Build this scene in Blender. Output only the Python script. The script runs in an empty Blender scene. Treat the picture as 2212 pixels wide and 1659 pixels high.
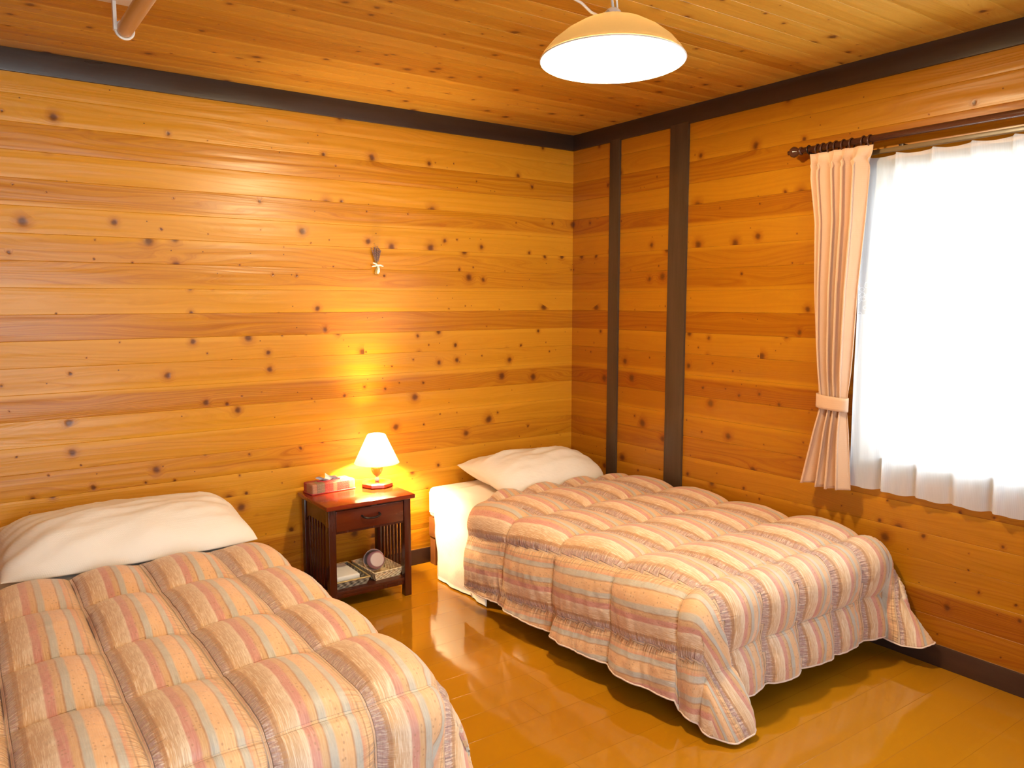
import bpy, bmesh, math, random
import numpy as np
from mathutils import Vector, noise
PI = math.pi
C = bpy.context.scene.collection
sc = bpy.context.scene

# ------------------------------------------------------------------ camera
cam_d = bpy.data.cameras.new('camera')
cam = bpy.data.objects.new('camera', cam_d)
C.objects.link(cam)
sc.camera = cam
cam_d.sensor_width = 36.0
cam_d.lens = 1703.65 / 2212 * 36.0
cam.location = (-3.3532, -4.0192, 1.55)
cam.rotation_euler = (PI / 2 - 0.1051, 0.0, -0.6194)
cam_d.clip_start = 0.02

# ------------------------------------------------------------------ daylight, exposure
world = bpy.data.worlds.new('sky')
sc.world = world
world.use_nodes = True
bg = world.node_tree.nodes['Background']
bg.inputs['Color'].default_value = (0.86, 0.94, 1.0, 1)
bg.inputs['Strength'].default_value = 5.5
vs = sc.view_settings
vs.view_transform = 'Standard'
vs.look = 'None'
vs.exposure = 0.95
sc.cycles.max_bounces = 8
sc.cycles.diffuse_bounces = 5
sc.cycles.glossy_bounces = 3
sc.cycles.transparent_max_bounces = 8
vs.gamma = 1.0
vs.use_curve_mapping = False


def portal(name, loc, rot, sx, sy):
    l = bpy.data.lights.new(name, 'AREA')
    l.shape = 'RECTANGLE'
    l.size, l.size_y = sx, sy
    l.cycles.is_portal = True
    o = bpy.data.objects.new(name, l)
    C.objects.link(o)
    o.location, o.rotation_euler = loc, rot


portal('window_portal', (0.13, -2.92, 1.49), (0, PI / 2, 0), 1.30, 1.86)
portal('window_portal', (-3.15, -5.13, 1.2), (PI / 2, 0, 0), 2.1, 2.0)

PENDANT_W = 72.0
BEDLAMP_W = 85.0


# ------------------------------------------------------------------ shader helper
class S:
    """A shader socket with arithmetic."""
    nt = None

    def __init__(self, s): self.s = s

    @staticmethod
    def m(op, *a, clamp=False):
        n = S.nt.nodes.new('ShaderNodeMath')
        n.operation = op
        n.use_clamp = clamp
        for i, v in enumerate(a):
            if isinstance(v, S): S.nt.links.new(v.s, n.inputs[i])
            else: n.inputs[i].default_value = float(v)
        return S(n.outputs[0])

    def __add__(a, b): return S.m('ADD', a, b)
    __radd__ = __add__
    def __sub__(a, b): return S.m('SUBTRACT', a, b)
    def __rsub__(a, b): return S.m('SUBTRACT', b, a)
    def __mul__(a, b): return S.m('MULTIPLY', a, b)
    __rmul__ = __mul__
    def __truediv__(a, b): return S.m('DIVIDE', a, b)
    def floor(a): return S.m('FLOOR', a)
    def fract(a): return S.m('FRACT', a)
    def sin(a): return S.m('SINE', a)
    def abs(a): return S.m('ABSOLUTE', a)
    def pow(a, b): return S.m('POWER', a, b)
    def lt(a, b): return S.m('LESS_THAN', a, b)
    def gt(a, b): return S.m('GREATER_THAN', a, b)
    def min(a, b): return S.m('MINIMUM', a, b)
    def max(a, b): return S.m('MAXIMUM', a, b)
    def clamp(a): return S.m('ADD', a, 0, clamp=True)

    def step(a, lo, hi):          # smooth step lo..hi
        n = S.nt.nodes.new('ShaderNodeMapRange')
        n.interpolation_type = 'SMOOTHSTEP'
        S.nt.links.new(a.s, n.inputs[0])
        for i, v in ((1, lo), (2, hi)):
            if isinstance(v, S): S.nt.links.new(v.s, n.inputs[i])
            else: n.inputs[i].default_value = v
        n.inputs[3].default_value, n.inputs[4].default_value = 0, 1
        return S(n.outputs[0])


def vec(x, y, z=0.0):
    n = S.nt.nodes.new('ShaderNodeCombineXYZ')
    for i, v in enumerate((x, y, z)):
        if isinstance(v, S): S.nt.links.new(v.s, n.inputs[i])
        else: n.inputs[i].default_value = float(v)
    return S(n.outputs[0])


def noise_n(v, scale=1.0, detail=2.0, rough=0.5, dim='3D'):
    n = S.nt.nodes.new('ShaderNodeTexNoise')
    n.noise_dimensions = dim
    S.nt.links.new(v.s, n.inputs['Vector'])
    n.inputs['Scale'].default_value = scale
    n.inputs['Detail'].default_value = detail
    n.inputs['Roughness'].default_value = rough
    return S(n.outputs[0])


def white(w):
    n = S.nt.nodes.new('ShaderNodeTexWhiteNoise')
    n.noise_dimensions = '1D'
    S.nt.links.new(w.s, n.inputs['W'])
    return S(n.outputs['Value'])


def voronoi(v, scale=1.0, rnd=1.0):
    n = S.nt.nodes.new('ShaderNodeTexVoronoi')
    n.voronoi_dimensions = '2D'
    S.nt.links.new(v.s, n.inputs['Vector'])
    n.inputs['Scale'].default_value = scale
    n.inputs['Randomness'].default_value = rnd
    sep = S.nt.nodes.new('ShaderNodeSeparateColor')
    S.nt.links.new(n.outputs['Color'], sep.inputs[0])
    return S(n.outputs['Distance']), S(sep.outputs[0]), S(sep.outputs[1])


def mixc(f, a, b, mode='MIX'):
    n = S.nt.nodes.new('ShaderNodeMix')
    n.data_type = 'RGBA'
    n.blend_type = mode
    n.clamp_factor = True
    for i, v in ((0, f), (6, a), (7, b)):
        if isinstance(v, S): S.nt.links.new(v.s, n.inputs[i])
        elif i == 0: n.inputs[i].default_value = v
        else: n.inputs[i].default_value = (*v, 1)
    return S(n.outputs[2])


def ramp(f, stops, mode='LINEAR'):
    n = S.nt.nodes.new('ShaderNodeValToRGB')
    n.color_ramp.interpolation = mode
    e = n.color_ramp.elements
    while len(e) < len(stops): e.new(0.5)
    for el, (p, c) in zip(e, stops):
        el.position = p
        el.color = (*c, 1)
    S.nt.links.new(f.s, n.inputs[0])
    return S(n.outputs[0])


def coords(kind='Object'):
    n = S.nt.nodes.new('ShaderNodeTexCoord')
    sp = S.nt.nodes.new('ShaderNodeSeparateXYZ')
    S.nt.links.new(n.outputs[kind], sp.inputs[0])
    return [S(sp.outputs[i]) for i in range(3)]


def bump(h, strength=0.3, dist=0.002):
    n = S.nt.nodes.new('ShaderNodeBump')
    S.nt.links.new(h.s, n.inputs['Height'])
    n.inputs['Strength'].default_value = strength
    n.inputs['Distance'].default_value = dist
    return S(n.outputs[0])


def mat(name):
    m = bpy.data.materials.new(name)
    m.use_nodes = True
    S.nt = m.node_tree
    return m, m.node_tree.nodes['Principled BSDF']


def put(p, **kw):
    names = dict(color='Base Color', rough='Roughness', metal='Metallic', normal='Normal', spec='Specular IOR Level',
                 coat='Coat Weight', coat_rough='Coat Roughness', sheen='Sheen Weight', emit='Emission Color',
                 emit_s='Emission Strength', trans='Transmission Weight', alpha='Alpha', sub='Subsurface Weight')
    for k, v in kw.items():
        i = p.inputs[names[k]]
        if isinstance(v, S): S.nt.links.new(v.s, i)
        elif isinstance(v, tuple): i.default_value = (*v, 1)
        else: i.default_value = v


# ------------------------------------------------------------------ materials
def plank(name, along, across, pitch, offset, light, mid, dark, knots=1.0, rough=0.35, seglen=60.0, red=0.0, groove=False,
          tone=1.0, knot_col=(0.085, 0.018, 0.003), grain=1.0, coat=0.0, fine=0.0020, spec=0.42):
    m, p = mat(name)
    P = coords()
    u, w = P[along], (P[across] - offset) / pitch
    b = w.floor()
    r0 = white(b * 1.37 + 3.1)
    us = (u + r0 * 9.7) / seglen + (0.5 if seglen > 20 else 0.0)
    j = us.floor()
    idn = b * 3.17 + j * 57.3
    r1, r2, r3 = white(idn + 0.5), white(idn + 11.5), white(idn + 31.7)
    v = w - b
    u2 = u + r1 * 41.0
    # knots
    kn1 = noise_n(vec(u2 * 9, w * 5, 4.0), 1.0, 2)
    kd, kr, kg = voronoi(vec(u2 / 0.125 + (kn1 - 0.5) * 0.12, v * 0.88 + b * 6.0 + r1 * 3.0), 1.0, 1.0)
    wob = noise_n(vec(u2 * 30, v * 4, b), 1.0, 2)
    size = 0.022 + 0.135 * kr * kr * kr + 0.03 * kr
    pres = kg.lt((0.46 + (r3 - 0.5) * 0.7) * knots) if knots > 0 else S.m('ADD', 0, 0)
    kdd = kd + (wob - 0.5) * 0.075
    core = (1.0 - kdd.step(size * 0.3, size * 1.35)) * pres
    halo = (1.0 - kdd.step(size * 0.5, size * 3.0)) * pres
    pd, pr, pg = voronoi(vec(u2 / 0.05, w * 2.6 + r2 * 9.0), 1.0, 1.0)
    pin = (1.0 - pd.step(0.03, 0.10)) * pg.lt(0.035 * knots)
    # grain
    warp = noise_n(vec(u2 * 0.9, w * 0.9 + idn * 3.0, r2 * 7), 1.0, 1.5)
    ringv = v * 1.0 + warp * 1.9 + halo * 0.16
    rings = ((ringv * 6.28 * (3.0 + r2 * 5.0)).sin() * 0.5 + 0.5).pow(2.2)
    fib = noise_n(vec(u2 * 1.3, ringv * 34, idn), 1.0, 3, 0.6)
    fine_n = noise_n(vec(u2 * 7, w * 60, 0), 1.0, 2, 0.6)
    sapn = noise_n(vec(u2 * 0.8, idn, 3.0), 1.0, 1)
    sap = (v * (r3.gt(0.5) * 2.0 - 1.0) + (1.0 - r3.gt(0.5))).step(0.66 + sapn * 0.25, 0.80 + sapn * 0.25) * r2.gt(0.25)
    g = (0.20 + (fib - 0.35) * 0.80 * grain + rings * 0.15 * grain + (r1 - 0.5) * 0.85 + (fine_n - 0.5) * 0.25).clamp()
    col = mixc(g, light, mid)
    col = mixc((g.step(0.50, 1.1) * 0.70 + r2.pow(5.0) * red).clamp(), col, dark)
    col = mixc(sap * 0.85, col, light)
    col = mixc(halo * 0.55, col, dark)
    col = mixc(core * 0.85, col, knot_col)
    col = mixc(pin * 0.85, col, knot_col)
    rr = rough + (fib - 0.5) * (0.12 if rough > 0.2 else 0.02) + (r3 - 0.5) * (0.08 if rough > 0.2 else 0.0)
    hgt = fib * 0.15 + rings * 0.12 + noise_n(vec(u2 * 1.5, w * 2.2, 1.0), 1.0, 1.2) * 5.0 - core * 0.7
    if groove:
        edge = v.min(1.0 - v) * pitch
        ju = us.fract()
        je = ju.min(1.0 - ju) * seglen
        e2 = edge.min(je)
        hgt = hgt + e2.step(0.0, 0.0016) * 3.0
        line = (1.0 - e2.step(0.0004, 0.0016)) * 1.1
        col = mixc(line * 0.30, col, tuple(c * 0.35 for c in dark))
    else:
        ju = us.fract()
        je = ju.min(1.0 - ju) * seglen
        hgt = hgt + je.step(0.0, 0.0014) * 1.5
        col = mixc((1.0 - je.step(0.0003, 0.0011)) * 0.6, col, tuple(c * 0.4 for c in dark))
    put(p, color=col, rough=rr, normal=bump(hgt, 0.6, fine), spec=spec, coat=coat, coat_rough=0.08)
    return m


PITCH, Z0 = 0.11635, 1.0241
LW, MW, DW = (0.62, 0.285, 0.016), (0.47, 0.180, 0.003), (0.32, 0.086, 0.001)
M = {}
M['wall_x'] = plank('cedar_wall_back', 0, 2, PITCH, Z0, LW, MW, DW)
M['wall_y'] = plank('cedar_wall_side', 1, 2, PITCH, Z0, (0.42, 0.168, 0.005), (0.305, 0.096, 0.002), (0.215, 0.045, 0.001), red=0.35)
M['ceil'] = plank('cedar_ceiling', 0, 1, 0.105, 0.0, (0.58, 0.315, 0.040), (0.46, 0.210, 0.012), (0.35, 0.120, 0.004), knots=0.75, rough=0.40)
M['floor'] = plank('oak_floor', 0, 1, 0.151, 0.02, (0.385, 0.165, 0.006), (0.35, 0.140, 0.004), (0.31, 0.112, 0.003),
                   knots=0.0, rough=0.075, seglen=1.82, groove=True, grain=0.25, fine=0.00012, spec=0.5)


def dark_wood(name, base, hi, axis, rough=0.4, scale=1.0):
    m, p = mat(name)
    P = coords()
    k = [18.0 * scale] * 3
    k[axis] = 1.2 * scale
    n = noise_n(vec(P[0] * k[0], P[1] * k[1], P[2] * k[2]), 1.0, 3, 0.6)
    k2 = [c * 6 for c in k]
    f = noise_n(vec(P[0] * k2[0], P[1] * k2[1], P[2] * k2[2]), 1.0, 2, 0.6)
    col = mixc((n * 1.3 - 0.25 + (f - 0.5) * 0.4).clamp(), base, hi)
    rn = noise_n(vec(P[0] * (3 if axis == 0 else 14), P[1] * (3 if axis == 1 else 14), P[2] * (3 if axis == 2 else 14)), 1.0, 2)
    put(p, color=col, rough=(rn - 0.5) * 0.45 + rough, normal=bump(n * 0.7 + f * 0.4, 0.5, 0.0012))
    return m


M['beam_x'] = dark_wood('stained_beam_x', (0.026, 0.013, 0.008), (0.060, 0.036, 0.024), 0, 0.36)
M['beam_y'] = dark_wood('stained_beam_y', (0.026, 0.012, 0.007), (0.048, 0.026, 0.016), 1, 0.42)
M['beam_z'] = dark_wood('stained_post', (0.040, 0.021, 0.010), (0.088, 0.053, 0.029), 2, 0.42)
M['base_x'] = dark_wood('stained_baseboard_x', (0.032, 0.012, 0.007), (0.052, 0.024, 0.015), 0, 0.42)
M['base_y'] = dark_wood('stained_baseboard_y', (0.032, 0.012, 0.007), (0.052, 0.024, 0.015), 1, 0.42)
M['trim'] = dark_wood('window_casing_wood', (0.10, 0.055, 0.018), (0.17, 0.10, 0.035), 1, 0.4)
M['rod'] = dark_wood('curtain_rod_wood', (0.045, 0.014, 0.008), (0.09, 0.03, 0.015), 1, 0.25)
M['mahog'] = dark_wood('mahogany', (0.040, 0.0065, 0.003), (0.075, 0.012, 0.004), 2, 0.22)
M['mahog_x'] = dark_wood('mahogany_top', (0.15, 0.014, 0.004), (0.21, 0.026, 0.006), 0, 0.16)
M['mahog_d'] = dark_wood('mahogany_drawer', (0.070, 0.009, 0.003), (0.11, 0.016, 0.004), 0, 0.22)
M['mahog_l'] = dark_wood('mahogany_shelf', (0.045, 0.009, 0.004), (0.07, 0.014, 0.006), 0, 0.28)
M['bedwood'] = dark_wood('bed_frame_wood', (0.16, 0.055, 0.014), (0.24, 0.09, 0.025), 1, 0.4)
M['lampwood'] = dark_wood('lamp_base_wood', (0.22, 0.035, 0.008), (0.34, 0.07, 0.014), 0, 0.2)
M['pole'] = dark_wood('pale_dowel', (0.80, 0.68, 0.54), (0.88, 0.76, 0.62), 1, 0.4, 0.6)


def plain(name, color, rough=0.5, metal=0.0, **kw):
    m, p = mat(name)
    P = coords()
    n = noise_n(vec(P[0], P[1], P[2]), 45.0, 3, 0.6)
    col = mixc((n - 0.5).abs() * 0.35, color, tuple(c * 0.82 for c in color))
    put(p, color=col, rough=rough, metal=metal, **kw)
    return m


M['white_plastic'] = plain('white_plastic', (0.75, 0.73, 0.70), 0.3)
M['dark_metal'] = plain('dark_bronze', (0.035, 0.022, 0.018), 0.35, 0.7)
M['black'] = plain('black_lacquer', (0.02, 0.016, 0.015), 0.4)
M['steel'] = plain('brushed_steel', (0.6, 0.6, 0.6), 0.25, 1.0)


def cloth(name, color, weave=900.0, rough=0.85, wr=0.0):
    m, p = mat(name)
    P = coords()
    a = (P[0] * weave).sin() * (P[1] * weave).sin() + (P[2] * weave).sin() * 0.6
    n = noise_n(vec(P[0], P[1], P[2]), 7.0, 3, 0.55)
    n2 = noise_n(vec(P[0] * 3, P[1] * 8, P[2] * 4), 3.0, 3, 0.6)
    col = mixc((n - 0.4).clamp() * 0.25, color, tuple(c * 0.93 for c in color))
    put(p, color=col, rough=rough, sheen=0.15, normal=bump(a * 0.06 + n2 * wr, 0.5, 0.004))
    return m


M['linen'] = cloth('white_linen', (0.80, 0.765, 0.72), wr=1.0)
M['mattress'] = cloth('white_mattress_ticking', (0.83, 0.80, 0.76), wr=0.3)
M['drape'] = cloth('peach_drape', (0.58, 0.365, 0.235), 700.0)
M['ribbon'] = cloth('white_ribbon', (0.85, 0.78, 0.72), 2000.0)
M['towel'] = cloth('white_towel', (0.78, 0.76, 0.74), 1500.0, wr=0.6)
M['tissue'] = cloth('tissue_paper', (0.88, 0.87, 0.84), 300.0)


def quilt_mat():
    m, p = mat('striped_quilt_sateen')
    uvn = S.nt.nodes.new('ShaderNodeUVMap')
    uvn.uv_map = 'st'
    sp = S.nt.nodes.new('ShaderNodeSeparateXYZ')
    S.nt.links.new(uvn.outputs[0], sp.inputs[0])
    s, t = S(sp.outputs[0]), S(sp.outputs[1])
    uv2 = S.nt.nodes.new('ShaderNodeUVMap')
    uv2.uv_map = 'cell'
    sp2 = S.nt.nodes.new('ShaderNodeSeparateXYZ')
    S.nt.links.new(uv2.outputs[0], sp2.inputs[0])
    ca, cb = S(sp2.outputs[0]), S(sp2.outputs[1])          # position inside the quilting cell, 0..1
    wv = noise_n(vec(s * 2.0, t * 14.0), 1.0, 2)
    ss = s + (wv - 0.5) * 0.006
    f = (ca + (wv - 0.5) * 0.02).clamp()
    cream, peach, tan = (0.74, 0.60, 0.46), (0.70, 0.42, 0.22), (0.61, 0.37, 0.19)
    mauve, rose, grey = (0.41, 0.255, 0.235), (0.58, 0.265, 0.215), (0.47, 0.44, 0.385)
    brown, dkb = (0.42, 0.215, 0.105), (0.30, 0.17, 0.13)
    st = [(0.00, mauve), (0.085, mauve), (0.11, brown), (0.14, brown), (0.16, tan), (0.30, (0.66, 0.48, 0.33)), (0.335, cream), (0.35, rose),
          (0.42, rose), (0.445, tan), (0.49, tan), (0.503, brown), (0.520, grey), (0.58, grey), (0.60, peach), (0.74, peach), (0.752, brown), (0.772, grey),
          (0.83, grey), (0.845, (0.66, 0.32, 0.19)), (0.895, peach), (0.905, brown), (0.92, peach), (0.985, tan), (1.0, mauve)]
    col = ramp(f, st, 'LINEAR')
    # woven broken dashes: across the stripe beside each seam, along it in the pale stripe
    dx = noise_n(vec(s * 60.0 + t * 40, t * 190.0), 1.0, 2, 0.6)
    d1 = noise_n(vec(s * 330.0, t * 16.0), 1.0, 2, 0.6)
    d2 = noise_n(vec(s * 620.0, t * 40.0), 1.0, 1, 0.6)
    ins = f.lt(0.11)
    inw = f.gt(0.15) * f.lt(0.34)
    col = mixc(dx.step(0.50, 0.60) * ins * 0.75, col, (0.66, 0.52, 0.44))
    col = mixc(d1.step(0.48, 0.60) * (0.15 + inw * 0.60), col, (0.82, 0.68, 0.52))
    col = mixc(d2.step(0.54, 0.68) * (0.16 + inw * 0.30), col, brown)
    dd, dr, dg = voronoi(vec(s * 70.0, t * 70.0), 1.0, 1.0)
    col = mixc((1.0 - dd.step(0.12, 0.24)) * dg.lt(0.40) * (f.gt(0.60) * f.lt(0.74) + f.gt(0.35) * f.lt(0.49)).clamp() * 0.55, col, (0.36, 0.19, 0.11))
    # slow drift of tone along the cloth
    dn = noise_n(vec(s * 3.0, t * 3.0), 1.0, 2)
    col = mixc((dn - 0.45).clamp() * 0.6, col, (0.70, 0.50, 0.33))
    # gathers across the long seams
    near = (1.0 - ca.min(1.0 - ca).step(0.01, 0.22))
    gath = noise_n(vec(s * 9.0, t * 80.0), 1.0, 2, 0.55)
    wr = noise_n(vec(s * 16.0, t * 22.0), 1.0, 3, 0.6)
    nearb = (1.0 - cb.min(1.0 - cb).step(0.0, 0.16))
    gb = noise_n(vec(s * 70.0, t * 9.0), 1.0, 2, 0.55)
    h = gath * near * 2.1 + gb * nearb * 0.6 + wr * 0.55
    put(p, color=col, rough=0.52, sheen=0.35, normal=bump(h, 0.8, 0.010), spec=0.4)
    return m


M['quilt'] = quilt_mat()
M['quilt_piping'] = cloth('quilt_piping', (0.72, 0.56, 0.47), 600.0)


def sheer_mat():
    m, p = mat('sheer_voile')
    nt = S.nt
    P = coords()
    hem = P[2].lt(0.775)
    band = P[2].gt(2.09)
    strip = (P[1] * 1150.0).sin() * 0.5 + 0.5
    n = noise_n(vec(P[0] * 0, P[1] * 60, P[2] * 8), 1.0, 2)
    dd, dr, dg = voronoi(vec(P[1] * 38.0, P[2] * 38.0), 1.0, 1.0)
    lace = (dd - 0.32).abs().lt(0.05) * P[2].lt(0.93) * P[2].gt(0.775)
    dens = (0.60 + hem * 0.18 + band * 0.15 + strip * 0.05 + (n - 0.5) * 0.10 + lace * 0.2).clamp()
    dif = nt.nodes.new('ShaderNodeBsdfDiffuse')
    dif.inputs[0].default_value = (0.80, 0.85, 0.94, 1)
    trl = nt.nodes.new('ShaderNodeBsdfTranslucent')
    trl.inputs[0].default_value = (0.86, 0.87, 0.90, 1)
    tr = nt.nodes.new('ShaderNodeBsdfTransparent')
    m1 = nt.nodes.new('ShaderNodeMixShader')
    m1.inputs[0].default_value = 0.5
    nt.links.new(dif.outputs[0], m1.inputs[1])
    nt.links.new(trl.outputs[0], m1.inputs[2])
    m2 = nt.nodes.new('ShaderNodeMixShader')
    nt.links.new(dens.s, m2.inputs[0])
    nt.links.new(tr.outputs[0], m2.inputs[1])
    nt.links.new(m1.outputs[0], m2.inputs[2])
    out = nt.nodes['Material Output']
    nt.links.new(m2.outputs[0], out.inputs[0])
    nt.nodes.remove(p)
    return m


M['sheer'] = sheer_mat()


def shade_mat(name, color, tl):
    m, p = mat(name)
    nt = S.nt
    P = coords()
    n = noise_n(vec(P[0] * 90, P[1] * 90, P[2] * 260), 1.0, 2)
    c = mixc((n - 0.45).clamp() * 0.5, color, tuple(k * 0.85 for k in color))
    put(p, color=c, rough=0.5)
    trl = nt.nodes.new('ShaderNodeBsdfTranslucent')
    nt.links.new(c.s, trl.inputs[0])
    mx = nt.nodes.new('ShaderNodeMixShader')
    mx.inputs[0].default_value = tl
    nt.links.new(p.outputs[0], mx.inputs[1])
    nt.links.new(trl.outputs[0], mx.inputs[2])
    nt.links.new(mx.outputs[0], nt.nodes['Material Output'].inputs[0])
    return m


M['lampshade'] = shade_mat('lampshade_fabric', (0.90, 0.85, 0.75), 0.55)
M['pendant_in'] = shade_mat('pendant_enamel_white', (0.88, 0.85, 0.78), 0.10)
M['pendant_out'] = shade_mat('pendant_glass_amber', (0.36, 0.25, 0.12), 0.32)


def glass_mat(name, color, tr=0.85):
    m, p = mat(name)
    nt = S.nt
    t_ = nt.nodes.new('ShaderNodeBsdfTransparent')
    t_.inputs[0].default_value = (*color, 1)
    g = nt.nodes.new('ShaderNodeBsdfGlossy')
    g.inputs['Roughness'].default_value = 0.02
    mx = nt.nodes.new('ShaderNodeMixShader')
    mx.inputs[0].default_value = 1 - tr
    nt.links.new(t_.outputs[0], mx.inputs[1])
    nt.links.new(g.outputs[0], mx.inputs[2])
    nt.links.new(mx.outputs[0], nt.nodes['Material Output'].inputs[0])
    nt.nodes.remove(p)
    return m


M['pane'] = glass_mat('window_glass', (0.96, 0.98, 0.97), 0.93)


def glow(name, color, s):
    m, p = mat(name)
    put(p, color=(0.9, 0.9, 0.9), emit=color, emit_s=s)
    return m


M['bulb'] = glow('glowing_bulb', (1.0, 0.80, 0.52), 90.0)
M['bulb_small'] = glow('glowing_small_bulb', (1.0, 0.76, 0.45), 60.0)


def amber():
    m, p = mat('amber_ceramic')
    P = coords()
    n = noise_n(vec(P[0], P[1], P[2]), 30, 2)
    put(p, color=mixc(n, (0.55, 0.20, 0.02), (0.42, 0.11, 0.01)), rough=0.12, coat=0.4)
    return m


M['amber'] = amber()


def wicker(name, a, b, k=130.0):
    m, p = mat(name)
    P = coords()
    w1 = ((P[0] + P[1]) * k).sin() * (P[2] * k * 1.6).sin()
    w2 = (P[0] * k).sin() * (P[1] * k).sin()
    w = w1 * 0.6 + w2 * 0.5 + noise_n(vec(P[0], P[1], P[2]), 120, 2) * 0.8
    col = mixc((w * 0.6 + 0.35).clamp(), a, b)
    put(p, color=col, rough=0.6, normal=bump(w, 0.8, 0.003))
    return m


M['wicker'] = wicker('cream_wicker', (0.58, 0.42, 0.22), (0.82, 0.70, 0.48), 210.0)
M['wicker_dark'] = wicker('black_white_weave', (0.035, 0.028, 0.025), (0.40, 0.36, 0.28), 170.0)
M['wicker_rim'] = wicker('straw_rim', (0.42, 0.30, 0.12), (0.62, 0.48, 0.22))


def patch_mat():
    """patchwork fabric: squares of red, olive dots, pink and floral prints"""
    m, p = mat('patchwork_cotton')
    P = coords()
    u = P[0] / 0.047
    i = u.floor() + (P[2] * 0 + (P[1] / 0.05).floor() * 3.0)
    r = white(i * 1.7 + 4.0)
    col = ramp(r, [(0.0, (0.19, 0.16, 0.09)), (0.25, (0.33, 0.015, 0.016)), (0.45, (0.36, 0.15, 0.08)), (0.65, (0.30, 0.02, 0.02)),
                   (0.82, (0.16, 0.11, 0.07))], 'CONSTANT')
    dd, dr, dg = voronoi(vec((P[0] + P[1] * 0.7) * 170, (P[2] + P[1] * 0.7) * 170), 1.0, 0.25)
    col = mixc((1.0 - dd.step(0.16, 0.30)) * 0.75, col, (0.55, 0.42, 0.30))
    seam = (u.fract() - 0.5).abs().gt(0.475)
    col = mixc(seam * 0.6, col, (0.35, 0.03, 0.03))
    put(p, color=col, rough=0.75)
    return m


M['patch'] = patch_mat()
M['red_trim'] = cloth('red_cotton_trim', (0.42, 0.03, 0.035), 900)
M['lavender'] = plain('dried_lavender', (0.22, 0.13, 0.12), 0.9)
M['stem'] = plain('dried_stem', (0.28, 0.22, 0.07), 0.8)
M['mug_pink'] = plain('pale_pink_plastic', (0.66, 0.52, 0.50), 0.3)
M['mug_mauve'] = plain('mauve_plastic', (0.42, 0.20, 0.26), 0.25)
M['mug_base'] = plain('frosted_plastic', (0.58, 0.44, 0.42), 0.35)
M['greyplastic'] = plain('grey_plastic', (0.32, 0.26, 0.27), 0.4)


# ------------------------------------------------------------------ geometry helpers
def link(o, parent=None):
    C.objects.link(o)
    if parent: o.parent = parent
    return o


def thing(name, label, cat, loc=(0, 0, 0), group=None):
    o = bpy.data.objects.new(name, None)
    C.objects.link(o)
    o.empty_display_size = 0.1
    o.location = loc
    o['label'], o['category'] = label, cat
    if group: o['group'] = group
    return o


def wloc(o):
    v = Vector(o.location)
    while o.parent:
        o = o.parent
        v += Vector(o.location)
    return v


def mk(name, vf, m, parent=None, smooth=True, label=None, cat=None, group=None, kind=None, origin=None, auto=None):
    """mesh from world-space (verts, faces); origin is the object's location in the world"""
    V, F = vf
    base = wloc(parent) if parent else Vector((0, 0, 0))
    org = Vector(origin) if origin else base.copy()
    me = bpy.data.meshes.new(name)
    me.from_pydata([tuple(Vector(v) - org) for v in V], [], F)
    me.materials.append(m)
    me.polygons.foreach_set('use_smooth', [smooth] * len(me.polygons))
    if auto is not None:
        me.set_sharp_from_angle(angle=math.radians(auto))
    me.update()
    o = bpy.data.objects.new(name, me)
    o.location = org - base
    link(o, parent)
    if label: o['label'] = label
    if cat: o['category'] = cat
    if group: o['group'] = group
    if kind: o['kind'] = kind
    return o


def join(*parts):
    V, F = [], []
    for v, f in parts:
        k = len(V)
        V += [tuple(a) for a in v]
        F += [tuple(i + k for i in q) for q in f]
    return V, F


def box(x0, x1, y0, y1, z0, z1, bev=0.0, seg=2):
    bm = bmesh.new()
    bmesh.ops.create_cube(bm, size=1)
    for v in bm.verts:
        v.co = Vector(((x0 + x1) / 2 + v.co.x * (x1 - x0), (y0 + y1) / 2 + v.co.y * (y1 - y0), (z0 + z1) / 2 + v.co.z * (z1 - z0)))
    if bev > 0:
        bmesh.ops.bevel(bm, geom=list(bm.edges), offset=bev, segments=seg, profile=0.6, affect='EDGES')
    bm.verts.index_update()
    V = [tuple(v.co) for v in bm.verts]
    F = [tuple(v.index for v in f.verts) for f in bm.faces]
    bm.free()
    return V, F


def lathe(profile, center, axis=(0, 0, 1), segs=32, cap=True, x_dir=None):
    """profile: list of (radius, height) along axis from center"""
    ax = Vector(axis).normalized()
    e1 = ax.orthogonal().normalized()
    e2 = ax.cross(e1)
    c = Vector(center)
    V, F = [], []
    n = len(profile)
    for k in range(segs):
        a = 2 * PI * k / segs
        d = e1 * math.cos(a) + e2 * math.sin(a)
        for r, h in profile:
            V.append(c + d * r + ax * h)
    for k in range(segs):
        k2 = (k + 1) % segs
        for i in range(n - 1):
            F.append((k * n + i, k2 * n + i, k2 * n + i + 1, k * n + i + 1))
    if cap:
        for i, flip in ((0, True), (n - 1, False)):
            if profile[i][0] > 1e-5:
                ring = [k * n + i for k in range(segs)]
                F.append(tuple(ring[::-1] if flip else ring))
    return V, F


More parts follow.
